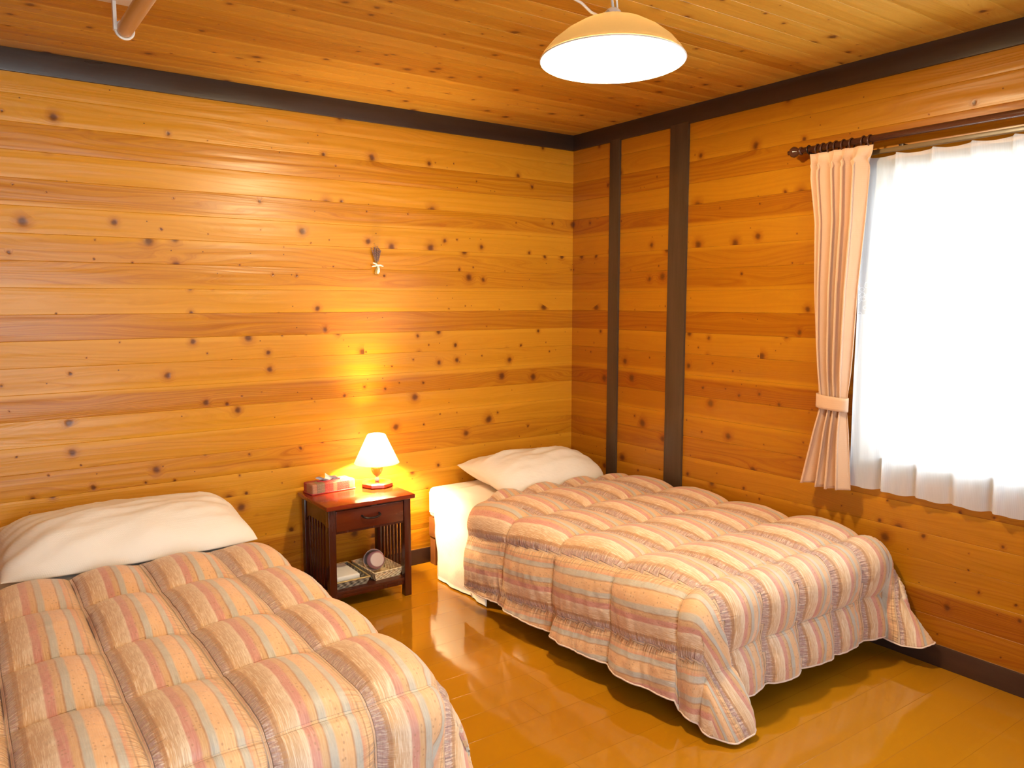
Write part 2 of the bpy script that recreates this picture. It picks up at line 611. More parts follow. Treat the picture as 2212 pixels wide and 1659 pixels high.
def tube(path, r, segs=10, cap=True, closed=False):
    P = [Vector(p) for p in path]
    n = len(P)
    V, F = [], []
    prev = None
    for i in range(n):
        a = P[(i - 1) % n] if (closed or i > 0) else P[i]
        b = P[(i + 1) % n] if (closed or i < n - 1) else P[i]
        t = (b - a).normalized()
        if prev is None:
            e1 = t.orthogonal().normalized()
        else:
            e1 = (prev - t * prev.dot(t)).normalized()
        prev = e1
        e2 = t.cross(e1)
        rr = r[i] if isinstance(r, (list, tuple)) else r
        for k in range(segs):
            w = 2 * PI * k / segs
            V.append(P[i] + (e1 * math.cos(w) + e2 * math.sin(w)) * rr)
    m = n if closed else n - 1
    for i in range(m):
        for k in range(segs):
            k2, i2 = (k + 1) % segs, (i + 1) % n
            F.append((i * segs + k, i * segs + k2, i2 * segs + k2, i2 * segs + k))
    if cap and not closed:
        F.append(tuple(range(segs))[::-1])
        F.append(tuple((n - 1) * segs + k for k in range(segs)))
    return V, F


def torus(center, axis, R, r, segs=24, rs=8):
    ax = Vector(axis).normalized()
    e1 = ax.orthogonal().normalized()
    e2 = ax.cross(e1)
    return tube([Vector(center) + (e1 * math.cos(2 * PI * k / segs) + e2 * math.sin(2 * PI * k / segs)) * R for k in range(segs)],
                r, rs, closed=True)


def gridf(nu, nv):
    return [(i * nv + j, (i + 1) * nv + j, (i + 1) * nv + j + 1, i * nv + j + 1) for i in range(nu - 1) for j in range(nv - 1)]


def rot_z(vf, ang, c):
    ca, sa = math.cos(ang), math.sin(ang)
    return [(c[0] + (x - c[0]) * ca - (y - c[1]) * sa, c[1] + (x - c[0]) * sa + (y - c[1]) * ca, z) for x, y, z in vf[0]], vf[1]


def sn(x, y, z=0.0):
    return noise.noise(Vector((x, y, z)))


# ------------------------------------------------------------------ the room
H = 2.605
XL, YF = -5.3, -5.2          # left wall, wall behind the camera
BZ0, BZ1 = 2.508, H


def plank_profile(z0, z1, off=Z0, pitch=PITCH, cup=0.0009, gw=0.0015, gd=0.0018):
    """(z, depth into the room) points of one strip of boards between z0 and z1"""
    pts = []
    k = math.floor((z0 - off) / pitch)
    while off + k * pitch < z1:
        a, b = off + k * pitch, off + (k + 1) * pitch
        for f in (0.0, 0.5, 1.0):
            pass
        row = [(a, -gd), (a + gw, -0.0002)]
        for q in range(1, 8):
            f = q / 8
            row.append((a + gw + (pitch - 2 * gw) * f, cup * (4 * f * (1 - f)) ** 0.7))
        row.append((b - gw, -0.0002))
        pts += row
        k += 1
    out = [(z, d) for z, d in pts if z0 < z < z1]
    return [(z0, 0.0)] + out + [(z1, 0.0)]


def plank_panel(u0, u1, z0, z1, place, off=Z0, pitch=PITCH, n=2):
    pr = plank_profile(z0, z1, off, pitch)
    V, F = [], []
    for i in range(n):
        u = u0 + (u1 - u0) * i / (n - 1)
        V += [place(u, z, d) for z, d in pr]
    return V, gridf(n, len(pr))


def flat_sharp(o, ang=30):
    o.data.set_sharp_from_angle(angle=math.radians(ang))


wb = mk('wall_back', plank_panel(XL - 0.01, 0.01, 0, H + 0.01, lambda u, z, d: (u, -d, z)), M['wall_x'], kind='structure', auto=25)
WY0, WY1, WZ0, WZ1 = -2.08, -3.76, 0.86, 2.10
pr = lambda u, z, d: (-d, u, z)
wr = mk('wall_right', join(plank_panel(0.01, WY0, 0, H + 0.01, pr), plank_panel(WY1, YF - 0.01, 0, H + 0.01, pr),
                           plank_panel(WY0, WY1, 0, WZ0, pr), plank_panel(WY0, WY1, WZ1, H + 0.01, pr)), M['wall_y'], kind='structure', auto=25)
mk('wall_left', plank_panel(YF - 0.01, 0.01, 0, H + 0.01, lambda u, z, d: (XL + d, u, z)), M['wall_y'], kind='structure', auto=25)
FX0, FX1, FZ0, FZ1 = -4.20, -2.10, 0.20, 2.20
pf = lambda u, z, d: (u, YF + d, z)
mk('wall_front', join(plank_panel(XL - 0.01, FX0, 0, H + 0.01, pf), plank_panel(FX1, 0.01, 0, H + 0.01, pf), plank_panel(FX0, FX1, 0, FZ0, pf),
                      plank_panel(FX0, FX1, FZ1, H + 0.01, pf)), M['wall_x'], kind='structure', auto=25)
mk('ceiling', plank_panel(XL - 0.01, 0.01, YF - 0.01, 0.01, lambda u, z, d: (u, z, H - d), off=0.0, pitch=0.105), M['ceil'], kind='structure', auto=25)
mk('floor', box(XL, 0, YF, 0, -0.05, 0), M['floor'], kind='structure', smooth=False)

mk('baseboard_back', box(XL, 0, -0.012, 0.01, 0, 0.090, 0.002), M['base_x'], kind='structure', auto=30)
mk('baseboard_right', box(-0.012, 0.01, YF, -0.012, 0, 0.092, 0.002), M['base_y'], kind='structure', auto=30)
mk('baseboard_left', box(XL - 0.01, XL + 0.012, YF, -0.012, 0, 0.09, 0.002), M['base_y'], kind='structure', auto=30)
mk('trim_1', box(XL, 0, -0.014, 0.01, BZ0, BZ1, 0.003), M['beam_x'], kind='structure', auto=30)
mk('trim_2', box(-0.014, 0.01, YF, -0.014, BZ0, BZ1, 0.003), M['beam_y'], kind='structure', auto=30)
mk('trim_3', box(-0.016, 0.01, -0.988, -0.856, 0.092, BZ0 + 0.01, 0.003), M['beam_z'], kind='structure', auto=30)
mk('trim_4', box(-0.016, 0.01, -0.448, -0.362, 0.092, BZ0 + 0.01, 0.003), M['beam_z'], kind='structure', auto=30)


# windows: jamb, casing, two sliding sashes with panes
def window(idx, axis, u0, u1, z0, z1, wall, sgn):
    """axis 'y': window in a wall x = wall; sgn: direction out of the room"""
    def bx(a0, a1, d0, d1, c0, c1, bv=0.002):
        lo, hi = sorted((wall + sgn * d0, wall + sgn * d1))
        a0, a1 = sorted((a0, a1))
        return box(lo, hi, a0, a1, c0, c1, bv) if axis == 'y' else box(a0, a1, lo, hi, c0, c1, bv)
    lo, hi = min(u0, u1), max(u0, u1)
    jm = join(bx(lo - 0.02, lo, -0.0, 0.12, z0 - 0.02, z1 + 0.02), bx(hi, hi + 0.02, -0.0, 0.12, z0 - 0.02, z1 + 0.02),
              bx(lo, hi, -0.0, 0.12, z0 - 0.02, z0), bx(lo, hi, -0.0, 0.12, z1, z1 + 0.02))
    w = mk('window_%d' % idx, jm, M['trim'], kind='structure', auto=30)
    cw = 0.055
    mk('casing', join(bx(lo - cw, lo, -0.014, 0.0, z0 - cw, z1 + cw), bx(hi, hi + cw, -0.014, 0.0, z0 - cw, z1 + cw),
                      bx(lo, hi, -0.014, 0.0, z0 - cw, z0), bx(lo, hi, -0.014, 0.0, z1, z1 + cw)), M['trim'], w, auto=30)
    mid = (lo + hi) / 2
    for a, b, d in ((lo, mid + 0.03, 0.055), (mid - 0.03, hi, 0.085)):
        f = 0.035
        s = mk('sash', join(bx(a, a + f, d, d + 0.025, z0, z1), bx(b - f, b, d, d + 0.025, z0, z1),
                            bx(a + f, b - f, d, d + 0.025, z0, z0 + f), bx(a + f, b - f, d, d + 0.025, z1 - f, z1)),
               M['steel'], w, auto=30)
        mk('pane', bx(a + f, b - f, d + 0.010, d + 0.014, z0 + f, z1 - f, 0), M['pane'], s, smooth=False)


window(1, 'y', WY0, WY1, WZ0, WZ1, 0.0, 1)
window(2, 'x', FX0, FX1, FZ0, FZ1, YF, -1)


# ------------------------------------------------------------------ beds
def sstep(x): x = np.clip(x, 0, 1); return x * x * (3 - 2 * x)


def drape(xl, xr, yf, ztop, aL, aR, bF, RL, RR, RF, head, seams_s, seams_t, Hp, fold_side, ns, nt, skew=None,
          wave=0.018, seed=0, nsup=4.5, zmin=0.010, right_t=None, left_t=None, xmax=None, foot=True, waveh=0.0):
    """cloth lying on a box and hanging over its edges; returns grid verts and material coordinates"""
    s = np.linspace(xl - aL, xr + aR, ns)
    tend = yf - (bF if foot else 0)
    u = np.linspace(0, 1, nt)
    Sg = np.repeat(s[:, None], nt, 1)
    h = np.array([head(x) for x in s])[:, None]
    T = h + (tend - h) * u[None, :]
    a = np.maximum(xl - Sg, 0) / max(aL, 1e-6) + 0
    ar = np.maximum(Sg - xr, 0) / max(aR, 1e-6)
    b = np.maximum(yf - T, 0) / max(bF, 1e-6)
    left = Sg < (xl + xr) / 2
    A = np.where(left, a, ar)
    e = (A ** nsup + b ** nsup) ** (1 / nsup)
    phi = np.arctan2(b, A + 1e-9)
    wgt = np.sin(phi) ** 2
    L = np.where(left, aL, aR) * (1 - wgt) + bF * wgt
    R = np.where(left, RL, RR) * (1 - wgt) + RF * wgt
    E = e * L
    th = math.radians(86)
    ang = np.minimum(E / R, th)
    rest = np.maximum(E - R * th, 0)
    hor = R * np.sin(ang) + rest * math.cos(th)
    drop = R * (1 - np.cos(ang)) + rest * math.sin(th)
    f = np.clip(e, 0, 1.2)
    sx = np.where(left, -1.0, 1.0)
    # waves of the hanging part
    wv = (np.sin(T * 17 + seed) * 0.5 + np.sin(T * 31 + 1.3 * seed + 1) * 0.3 + np.sin(Sg * 19 + seed * 2) * 0.5 * (b > 0)) * wave * f ** 1.6
    hor = hor + wv * (e > 0)
    X = np.clip(Sg, xl, xr) + sx * np.cos(phi) * hor * (e > 0)
    Y = np.maximum(T, yf) - np.sin(phi) * hor * (e > 0)
    Z = ztop - drop
    pd = np.degrees(phi)
    corner = (A > 0) & (b > 0)
    fold_mask = np.zeros_like(Sg)
    cph, sph = np.cos(phi), np.sin(phi)
    eb = (cph ** nsup + sph ** nsup) ** (1 / nsup) / np.maximum(cph, sph)
    q = np.clip(e / np.maximum(eb, 1e-6), 0, 1)
    for lf, tg, st0 in ((True, left_t, 0.30), (False, right_t, 0.0 if right_t and right_t[0] == 'flare' else 0.30)):
        if not tg: continue
        tab = np.array(tg[1])
        hx_, hy_, hz_ = (np.interp(pd, tab[:, 0], tab[:, k]) for k in (1, 2, 3))
        # where the hem of the plain drape lies on the same ray
        Eb = eb * L
        an = np.minimum(Eb / R, th)
        rs = np.maximum(Eb - R * th, 0)
        hb = R * np.sin(an) + rs * math.cos(th)
        bx_ = (xl if lf else xr) + (-1 if lf else 1) * cph * hb
        by_ = yf - sph * hb
        bz_ = ztop - (R * (1 - np.cos(an)) + rs * math.sin(th))
        mk_ = corner & (left == lf)
        ww = sstep((q - st0) / (1 - st0)) if st0 > 0 else q ** 1.15
        fold_mask = np.maximum(fold_mask, ww * mk_)
        X = X + (hx_ - bx_) * ww * mk_
        Y = Y + (hy_ - by_) * ww * mk_
        Z = Z + (hz_ - bz_) * ww * mk_
    # quilting
    S2 = Sg + (skew(Sg, T) if skew else 0)
    ca = np.full_like(Sg, 0.5)
    cb = np.full_like(Sg, 0.5)
    hp = np.zeros_like(Sg)
    if Hp > 0:
        ss = np.array(sorted(seams_s))
        k = np.clip(np.searchsorted(ss, S2) - 1, 0, len(ss) - 2)
        ca = np.clip((S2 - ss[k]) / (ss[k + 1] - ss[k]), 0, 1)
        tt = np.array(sorted(seams_t))
        Tj = T
        k2 = np.clip(np.searchsorted(tt, Tj) - 1, 0, len(tt) - 2)
        cb = np.clip((Tj - tt[k2]) / (tt[k2 + 1] - tt[k2]), 0, 1)
        pa = np.sin(PI * ca) ** 0.55
        pb = np.sin(PI * cb) ** 0.5
        dcor = (np.sin(PI * ca) * 0.5 + 0.5) * 0
        hp = Hp * (0.86 * pa * pb + 0.14 * pa * 0.5 + dcor)
        rng = np.random.RandomState(seed + 5)
        cellr = rng.rand(40, 40)
        hp *= 0.85 + 0.3 * cellr[k % 40, k2 % 40]
        hp *= 1 - 0.35 * np.clip(e, 0, 1)
        # flat border along the hem and head edge
        dh = np.abs(T - h)
        hp *= sstep(dh / 0.02) * 0.7 + 0.3
    nz = np.zeros_like(Sg)
    for i in range(0, ns):
        for j in range(0, nt):
            hang = min(1.0, e[i, j])
            nz[i, j] = sn(Sg[i, j] * 9 + seed, T[i, j] * 9, 0.3) * 0.6 + sn(Sg[i, j] * 22, T[i, j] * 22, seed) * 0.3 + hang * (
                sn(Sg[i, j] * (5 if b[i, j] <= 0 else 26), T[i, j] * (26 if b[i, j] <= 0 else 5), seed + 3) * 1.5 + sn(Sg[i, j] * 30, T[i, j] * 38, 7) * 0.6)
    hp = hp + nz * (0.006 + waveh)
    P = np.stack([X, Y, Z], -1)
    du = np.gradient(P, axis=0)
    dv = np.gradient(P, axis=1)
    N = np.cross(dv, du)
    N /= np.linalg.norm(N, axis=-1, keepdims=True) + 1e-9
    N = np.where(N[..., 2:3] < -0.2, -N, N)
    P = P + N * (hp * (1 - 0.85 * fold_mask))[..., None]
    if xmax is not None: P[..., 0] = np.minimum(P[..., 0], xmax)
    P[..., 2] = np.maximum(P[..., 2], zmin)
    return P, Sg, T, ca, cb


def cloth_obj(name, P, m, parent, uvs=None, thick=0.008, label=None):
    ns, nt = P.shape[:2]
    o = mk(name, (P.reshape(-1, 3).tolist(), [q[::-1] for q in gridf(ns, nt)]), m, parent, label=label)
    if uvs:
        for nm, (a, b) in uvs.items():
            uv = o.data.uv_layers.new(name=nm)
            li = np.zeros(len(o.data.loops), dtype=np.int32)
            o.data.loops.foreach_get('vertex_index', li)
            d = np.stack([a.reshape(-1)[li], b.reshape(-1)[li]], -1).astype(np.float32)
            uv.data.foreach_set('uv', d.reshape(-1))
    md = o.modifiers.new('thickness', 'SOLIDIFY')
    md.thickness = thick
    md.offset = -1
    return o


def pillow_mesh(x0, x1, y0, y1, zs, zback, zfront, ztop, seed, tap=0.14, n=60):
    """y0 is the edge by the wall, y1 the edge towards the foot; zs is the bed surface"""
    V, F = [], []
    for side in (1, -1):
        for i in range(n):
            for j in range(n):
                u, v = -math.cos(PI * i / (n - 1)), math.cos(PI * j / (n - 1))     # v = +1 at the wall
                e = max(0, 1 - abs(u) ** 3.0) ** 0.5 * max(0, 1 - abs(v) ** 2.4) ** (0.5 if v > 0 else 0.62)
                front = sstep(np.array((0.5 - v) / 1.5))
                x = (x0 + x1) / 2 + u * (x1 - x0) / 2 * (1 - 0.04 * (1 - v * v)) * (1 - tap * front * abs(v) ** 4)
                y = (y0 + y1) / 2 + v * (y0 - y1) / 2 * (1 - 0.05 * (1 - u * u) * (v > 0)) * (1 - 0.10 * front * abs(u) ** 4)
                ez = zfront + (zback - zfront) * float(sstep(np.array((v + 1) / 1.6)))
                w = sn(x * 6 + seed, y * 6, 2) * 0.016 + sn(x * 5 + y * 5 + seed, y * 19 - x * 4, 5) * 0.014 + sn(x * 26, y * 18, seed) * 0.003
                if side > 0: z = ez + (ztop - ez) * e + w * e ** 0.5
                else: z = ez + (zs - ez) * min(1.0, e * 1.5)
                V.append((x, y, max(z, zs)))
    k = n * n
    f = gridf(n, n)
    F = [q for q in f] + [tuple(a + k for a in q[::-1]) for q in f]
    bm = bmesh.new()
    vs_ = [bm.verts.new(v) for v in V]
    for q in F: bm.faces.new([vs_[a] for a in q])
    bmesh.ops.remove_doubles(bm, verts=bm.verts, dist=0.0008)
    bm.verts.index_update()
    r = [tuple(v.co) for v in bm.verts], [tuple(v.index for v in q.verts) for q in bm.faces]
    bm.free()
    return r


def bed(xl, xr, name_label, seed):
    """frame and mattress; xl..xr is the mattress width"""
    t = thing('bed', name_label, 'bed', ((xl + xr) / 2, -1.05, 0))
    y0, y1 = -0.035, -2.04
    for sx in (xl + 0.05, xr - 0.05):
        for sy in (y0 - 0.02, y1 + 0.10):
            mk('leg', box(sx - 0.03, sx + 0.03, sy - 0.035, sy + 0.025, 0, 0.19, 0.004), M['bedwood'], t, auto=30)
    mk('frame', join(box(xl + 0.01, xl + 0.045, y1 + 0.03, y0, 0.17, 0.285, 0.004), box(xr - 0.045, xr - 0.01, y1 + 0.03, y0, 0.17, 0.285, 0.004),
                     box(xl + 0.045, xr - 0.045, y1 + 0.03, y1 + 0.065, 0.17, 0.285, 0.004), box(xl + 0.045, xr - 0.045, y0 - 0.035, y0, 0.17, 0.285, 0.004),
                     *[box(xl + 0.045, xr - 0.045, y1 + 0.15 + k * 0.2, y1 + 0.23 + k * 0.2, 0.255, 0.275, 0.002) for k in range(9)]), M['bedwood'], t, auto=30)
    bm = bmesh.new()
    V, F = box(xl, xr, y1, y0, 0.287, 0.468, 0.045, 5)
    bm.free()
    mk('mattress', (V, F), M['mattress'], t, auto=60)
    # welt lines round the mattress edge
    for z in (0.325, 0.435):
        c = 0.03
        pts = [(xl + c, y1, z), (xr - c, y1, z), (xr, y1 + c, z), (xr, y0 - c, z), (xr - c, y0, z), (xl + c, y0, z), (xl, y0 - c, z), (xl, y1 + c, z)]
        mk('piping', tube(pts, 0.004, 6, closed=True), M['mattress'], t)
    return t


def hem_tube(P, r=0.0035):
    ns, nt = P.shape[:2]
    path = [P[i, 0] for i in range(1, ns - 1, 1)][::-1]
    left = [P[0, j] for j in range(0, nt)]
    foot = [P[i, -1] for i in range(0, ns)]
    right = [P[-1, j] for j in range(nt - 1, -1, -1)]
    pts = left + foot[1:] + right[1:]
    pts = pts[::2]
    return tube([tuple(p) for p in pts], r, 6)


# bed by the window wall
B1 = bed(-1.125, -0.125, 'single bed against the window wall, nearest the corner of the room', 1)
P, Sg, T, ca, cb = drape(-1.13, -0.12, -2.0, 0.474, 0.52, 0.30, 0.3, 0.055, 0.04, 0.1, lambda x: -0.20 - 0.22 * max(0, -1.16 - x), [], [], 0, True,
                         90, 80, foot=False, wave=0.012, seed=3, nsup=6, waveh=0.0)
P = P[:, :int(80 * 0.30)]
sh1 = cloth_obj('bed_sheet', P, M['linen'], None, thick=0.003)
sh1['label'] = 'white sheet hanging down the side of the bed nearest the window, beside the nightstand'
sh1['category'] = 'sheet'
pl1 = mk('pillow', pillow_mesh(-0.925, -0.12, -0.045, -0.548, 0.4815, 0.572, 0.488, 0.655, 3), M['linen'], None, origin=(-0.60, -0.285, 0.48),
         label='white pillow at the head of the bed nearest the window, one corner sticking out', cat='pillow')
seam1 = [-1.87, -1.61, -1.35, -1.09, -0.83, -0.565, -0.30, -0.04, 0.22, 0.48]
rows1 = [-2.90, -2.63, -2.40, -2.125, -1.77, -1.40, -1.03, -0.665, -0.20]


def head1(x):
    return -0.565 - 0.13 * float(sstep(np.array((-0.95 - x) / 0.35))) - 0.05 * float(sstep(np.array((x + 0.35) / 0.3)))


P, Sg, T, ca, cb = drape(-1.155, -0.115, -2.125, 0.495, 0.455, 0.26, 0.45, 0.10, 0.05, 0.10, head1, seam1, rows1, 0.058, True, 190, 230,
                         skew=lambda s, t: -(t + 0.65) * (-0.06) * np.clip((-s) / 0.56, 0, 2), seed=2, xmax=-0.030,
                         left_t=('fold', [(0, -1.262, -2.125, 0.055), (20, -1.268, -2.19, 0.055), (38, -1.275, -2.262, 0.034), (44, -1.262, -2.290, 0.025), (58, -1.20, -2.345, 0.016),
                                          (70, -1.12, -2.365, 0.026), (76, -1.10, -2.355, 0.034), (83, -1.115, -2.285, 0.06), (90, -1.155, -2.235, 0.085)]),
                         right_t=('flare', [(0, -0.055, -2.125, 0.20), (25, -0.04, -2.36, 0.13), (40, -0.05, -2.445, 0.112), (55, -0.10, -2.43, 0.095), (72, -0.125, -2.35, 0.085),
                                            (82, -0.12, -2.27, 0.09), (90, -0.115, -2.235, 0.095)]))
q1 = thing('quilt', 'puffy striped quilt on the bed nearest the window, its corner trailing to the floor', 'quilt', (-0.62, -1.3, 0.5))
cloth_obj('cover', P, M['quilt'], q1, {'st': (Sg, T), 'cell': (ca, cb)}, 0.008)
mk('hem_piping', hem_tube(P), M['quilt_piping'], q1)

# bed by the left
B2 = bed(-3.36, -2.37, 'single bed left of the nightstand, in the foreground', 2)
P, Sg, T, ca, cb = drape(-3.36, -2.365, -2.0, 0.474, 0.46, 0.46, 0.3, 0.055, 0.055, 0.1, lambda x: -0.10, [], [], 0, True,
                         90, 80, foot=False, wave=0.012, seed=7, nsup=6)
P = P[:, :int(80 * 0.42)]
sh2 = cloth_obj('bed_sheet', P, M['linen'], None, thick=0.003)
sh2['label'] = 'white sheet under the pillow of the foreground bed on the left'
sh2['category'] = 'sheet'
mk('pillow', pillow_mesh(-3.27, -2.285, -0.05, -0.640, 0.4815, 0.56, 0.505, 0.680, 9, 0.03), M['linen'], None, origin=(-2.80, -0.35, 0.48),
   label='broad white pillow at the head of the foreground bed on the left', cat='pillow')
seam2 = [-4.09, -3.83, -3.565, -3.30, -3.04, -2.79, -2.515, -2.265, -2.0, -1.75]
rows2 = [-2.93, -2.68, -2.46, -2.185, -1.815, -1.455, -1.03, -0.665, -0.2]
P, Sg, T, ca, cb = drape(-3.37, -2.36, -2.125, 0.495, 0.45, 0.455, 0.45, 0.10, 0.10, 0.10,
                         lambda x: -0.648 - 0.09 * float(sstep(np.array((-2.75 - x) / 0.7))) - 0.02 * float(sstep(np.array((x + 2.5) / 0.3))),
                         seam2, rows2, 0.060, True, 200, 230, seed=6,
                         right_t=('fold', [(0, -2.232, -2.125, 0.055), (20, -2.215, -2.21, 0.05), (38, -2.165, -2.285, 0.034), (44, -2.17, -2.305, 0.025), (58, -2.25, -2.35, 0.016),
                                           (70, -2.35, -2.365, 0.026), (76, -2.375, -2.355, 0.034), (83, -2.37, -2.285, 0.06), (90, -2.36, -2.235, 0.085)]))
q2 = thing('quilt', 'puffy striped quilt on the foreground bed at the left', 'quilt', (-2.86, -1.3, 0.5))
cloth_obj('cover', P, M['quilt'], q2, {'st': (Sg, T), 'cell': (ca, cb)}, 0.008)
mk('hem_piping', hem_tube(P), M['quilt_piping'], q2)


# ------------------------------------------------------------------ nightstand
NX0, NX1, NY0, NY1, NZ = -1.91, -1.42, -0.44, -0.045, 0.547
ns_ = thing('nightstand', 'small reddish dark wood nightstand between the two beds', 'nightstand', ((NX0 + NX1) / 2, (NY0 + NY1) / 2, 0))
mk('top', box(NX0, NX1, NY0, NY1, NZ - 0.022, NZ, 0.007, 3), M['mahog_x'], ns_, auto=30)
lx0, lx1, ly0, ly1 = NX0 + 0.018, NX1 - 0.018, NY0 + 0.022, NY1 - 0.012
LG = 0.038
for x in (lx0, lx1 - LG):
    for y in (ly0, ly1 - LG):
        mk('leg', box(x, x + LG, y, y + LG, 0, NZ - 0.022, 0.003), M['mahog'], ns_, auto=30)
for sx in (lx0 + 0.008, lx1 - 0.026):
    # side rail with an arched lower edge
    n = 14
    V, F = [], []
    for i in range(n):
        y = ly0 + LG + (ly1 - ly0 - 2 * LG) * i / (n - 1)
        f = i / (n - 1)
        zb = 0.405 + 0.035 * min(1.0, min(f, 1 - f) * 6) ** 0.6
        V += [(sx, y, zb), (sx + 0.018, y, zb), (sx + 0.018, y, NZ - 0.022), (sx, y, NZ - 0.022)]
    for i in range(n - 1):
        for k in range(4):
            F.append((i * 4 + k, (i + 1) * 4 + k, (i + 1) * 4 + (k + 1) % 4, i * 4 + (k + 1) % 4))
    mk('side_rail', (V, F), M['mahog'], ns_, smooth=False)
    mk('bottom_rail', box(sx, sx + 0.018, ly0 + LG, ly1 - LG, 0.07, 0.105, 0.002), M['mahog'], ns_, auto=30)
    m_ = 7
    for k in range(m_):
        y = ly0 + LG + (ly1 - ly0 - 2 * LG) * (k + 0.75) / (m_ + 0.5)
        mk('slat', box(sx + 0.004, sx + 0.014, y - 0.008, y + 0.008, 0.105, 0.445, 0.0015), M['mahog'], ns_, auto=30)
mk('drawer_case', join(box(lx0 + LG, lx1 - LG, ly0 + 0.012, ly1 - 0.02, 0.395, 0.407, 0), box(lx0 + LG, lx1 - LG, ly1 - 0.02, ly1 - 0.008, 0.395, NZ - 0.022, 0),
                       box(lx0 + LG, lx1 - LG, ly0 + 0.004, ly0 + 0.02, 0.515, NZ - 0.022, 0.001)), M['mahog'], ns_, smooth=False)
dr = mk('drawer', join(box(lx0 + LG + 0.003, lx1 - LG - 0.003, ly0 + 0.004, ly0 + 0.020, 0.408, 0.513, 0.003),
                       box(lx0 + LG + 0.012, lx1 - LG - 0.012, ly0 + 0.020, ly1 - 0.04, 0.412, 0.49, 0)), M['mahog_d'], ns_, auto=30)
hx = (lx0 + lx1) / 2
mk('handle', tube([(hx - 0.048, ly0 + 0.004, 0.472), (hx - 0.046, ly0 - 0.014, 0.468), (hx - 0.03, ly0 - 0.022, 0.462), (hx, ly0 - 0.024, 0.459),
                   (hx + 0.03, ly0 - 0.022, 0.462), (hx + 0.046, ly0 - 0.014, 0.468), (hx + 0.048, ly0 + 0.004, 0.472)], 0.0055, 10), M['dark_metal'], dr,
   label='dark metal bow handle')
mk('shelf', box(lx0 + 0.026, lx1 - 0.026, ly0 + 0.01, ly1 - 0.01, 0.082, 0.098, 0.002), M['mahog_l'], ns_, auto=30)
mk('shelf_apron', box(lx0 + LG, lx1 - LG, ly0 + 0.012, ly0 + 0.026, 0.062, 0.082, 0.002), M['mahog'], ns_, auto=30)

# ------------------------------------------------------------------ table lamp
LX, LY = -1.503, -0.158
tl = thing('table_lamp', 'small lit table lamp with a white cone shade on the nightstand', 'lamp', (LX, LY, NZ))
oct_ = [(0.0, 0.0), (0.086, 0.0), (0.089, 0.006), (0.088, 0.020), (0.078, 0.026), (0.0, 0.026)]
mk('base', lathe(oct_, (LX, LY, NZ + 0.0005), segs=8, cap=False), M['lampwood'], tl, smooth=False)
mk('stem_ball', lathe([(0.0, 0.0), (0.010, 0.002), (0.014, 0.010), (0.012, 0.018), (0.006, 0.024), (0.006, 0.028)], (LX, LY, NZ + 0.026), segs=20), M['white_plastic'], tl)
mk('body', lathe([(0.006, 0.0), (0.010, 0.004), (0.024, 0.018), (0.031, 0.034), (0.0335, 0.050), (0.032, 0.062), (0.022, 0.071), (0.0, 0.072)],
                 (LX, LY, NZ + 0.051), segs=24), M['amber'], tl, label='amber glazed goblet body')
mk('neck', lathe([(0.009, 0), (0.009, 0.04), (0.013, 0.042), (0.013, 0.065), (0.0, 0.066)], (LX, LY, NZ + 0.122), segs=16), M['steel'], tl)
SB, ST = 0.675, 0.832
sh_ = mk('shade', lathe([(0.122, 0.0), (0.0485, ST - SB), (0.047, ST - SB), (0.1205, 0.0)], (LX, LY, SB), segs=40, cap=False), M['lampshade'], tl, auto=40)
sh_.data.polygons.foreach_set('use_smooth', [True] * len(sh_.data.polygons))
mk('shade_ring', join(torus((LX, LY, ST), (0, 0, 1), 0.0475, 0.0015), tube([(LX - 0.0475, LY, ST), (LX + 0.0475, LY, ST)], 0.001, 6),
                      tube([(LX, LY, ST), (LX, LY, 0.735)], 0.001, 6)), M['steel'], tl)
mk('bulb', lathe([(0.0, 0), (0.010, 0.002), (0.016, 0.02), (0.018, 0.034), (0.014, 0.048), (0.0, 0.055)], (LX, LY, NZ + 0.188), segs=16), M['bulb_small'], tl)
l = bpy.data.lights.new('table_lamp_light', 'POINT')
l.energy, l.color, l.shadow_soft_size = BEDLAMP_W, (1.0, 0.72, 0.38), 0.03
lo = link(bpy.data.objects.new('table_lamp_light', l), tl)
lo.location = (0, 0, 0.20)

# ------------------------------------------------------------------ tissue box
TX, TY = -1.755, -0.105
TA = 0.10
tb = thing('tissue_box', 'patchwork fabric covered tissue box on the nightstand, left of the lamp', 'tissue box', (TX, TY, NZ))


def tbx(*a, **k): return rot_z(box(*a, **k), TA, (TX, TY))


mk('cover', tbx(TX - 0.125, TX + 0.125, TY - 0.052, TY + 0.052, NZ + 0.001, NZ + 0.056, 0.010, 4), M['patch'], tb, auto=50)
pts = [(TX - 0.125, TY - 0.052), (TX + 0.125, TY - 0.052), (TX + 0.125, TY + 0.052), (TX - 0.125, TY + 0.052)]
mk('piping', rot_z(tube([(x, y, NZ + 0.004) for x, y in pts], 0.0035, 6, closed=True), TA, (TX, TY)), M['red_trim'], tb)
mk('slot_trim', rot_z(tube([(TX + 0.07 * math.cos(a), TY + 0.02 * math.sin(a), NZ + 0.057) for a in np.linspace(0, 2 * PI, 24, endpoint=False)], 0.003, 6, closed=True),
                      TA, (TX, TY)), M['red_trim'], tb)
V = []
for i in range(22):
    for j in range(10):
        u, v = i / 21, j / 9
        x = TX - 0.055 + 0.11 * u + 0.01 * math.sin(v * 5)
        y = TY + (0.012 + 0.016 * v) * math.sin(u * 11 + v * 2) + 0.004
        z = NZ + 0.052 + 0.030 * v * (0.6 + 0.5 * math.sin(u * PI)) + 0.006 * math.sin(u * 17) * v
        V.append((x, y, z))
mk('tissue', (V, gridf(22, 10)), M['tissue'], tb, label='white tissue pulled up through the slot')

# ------------------------------------------------------------------ baskets on the shelf
SZ = 0.0985


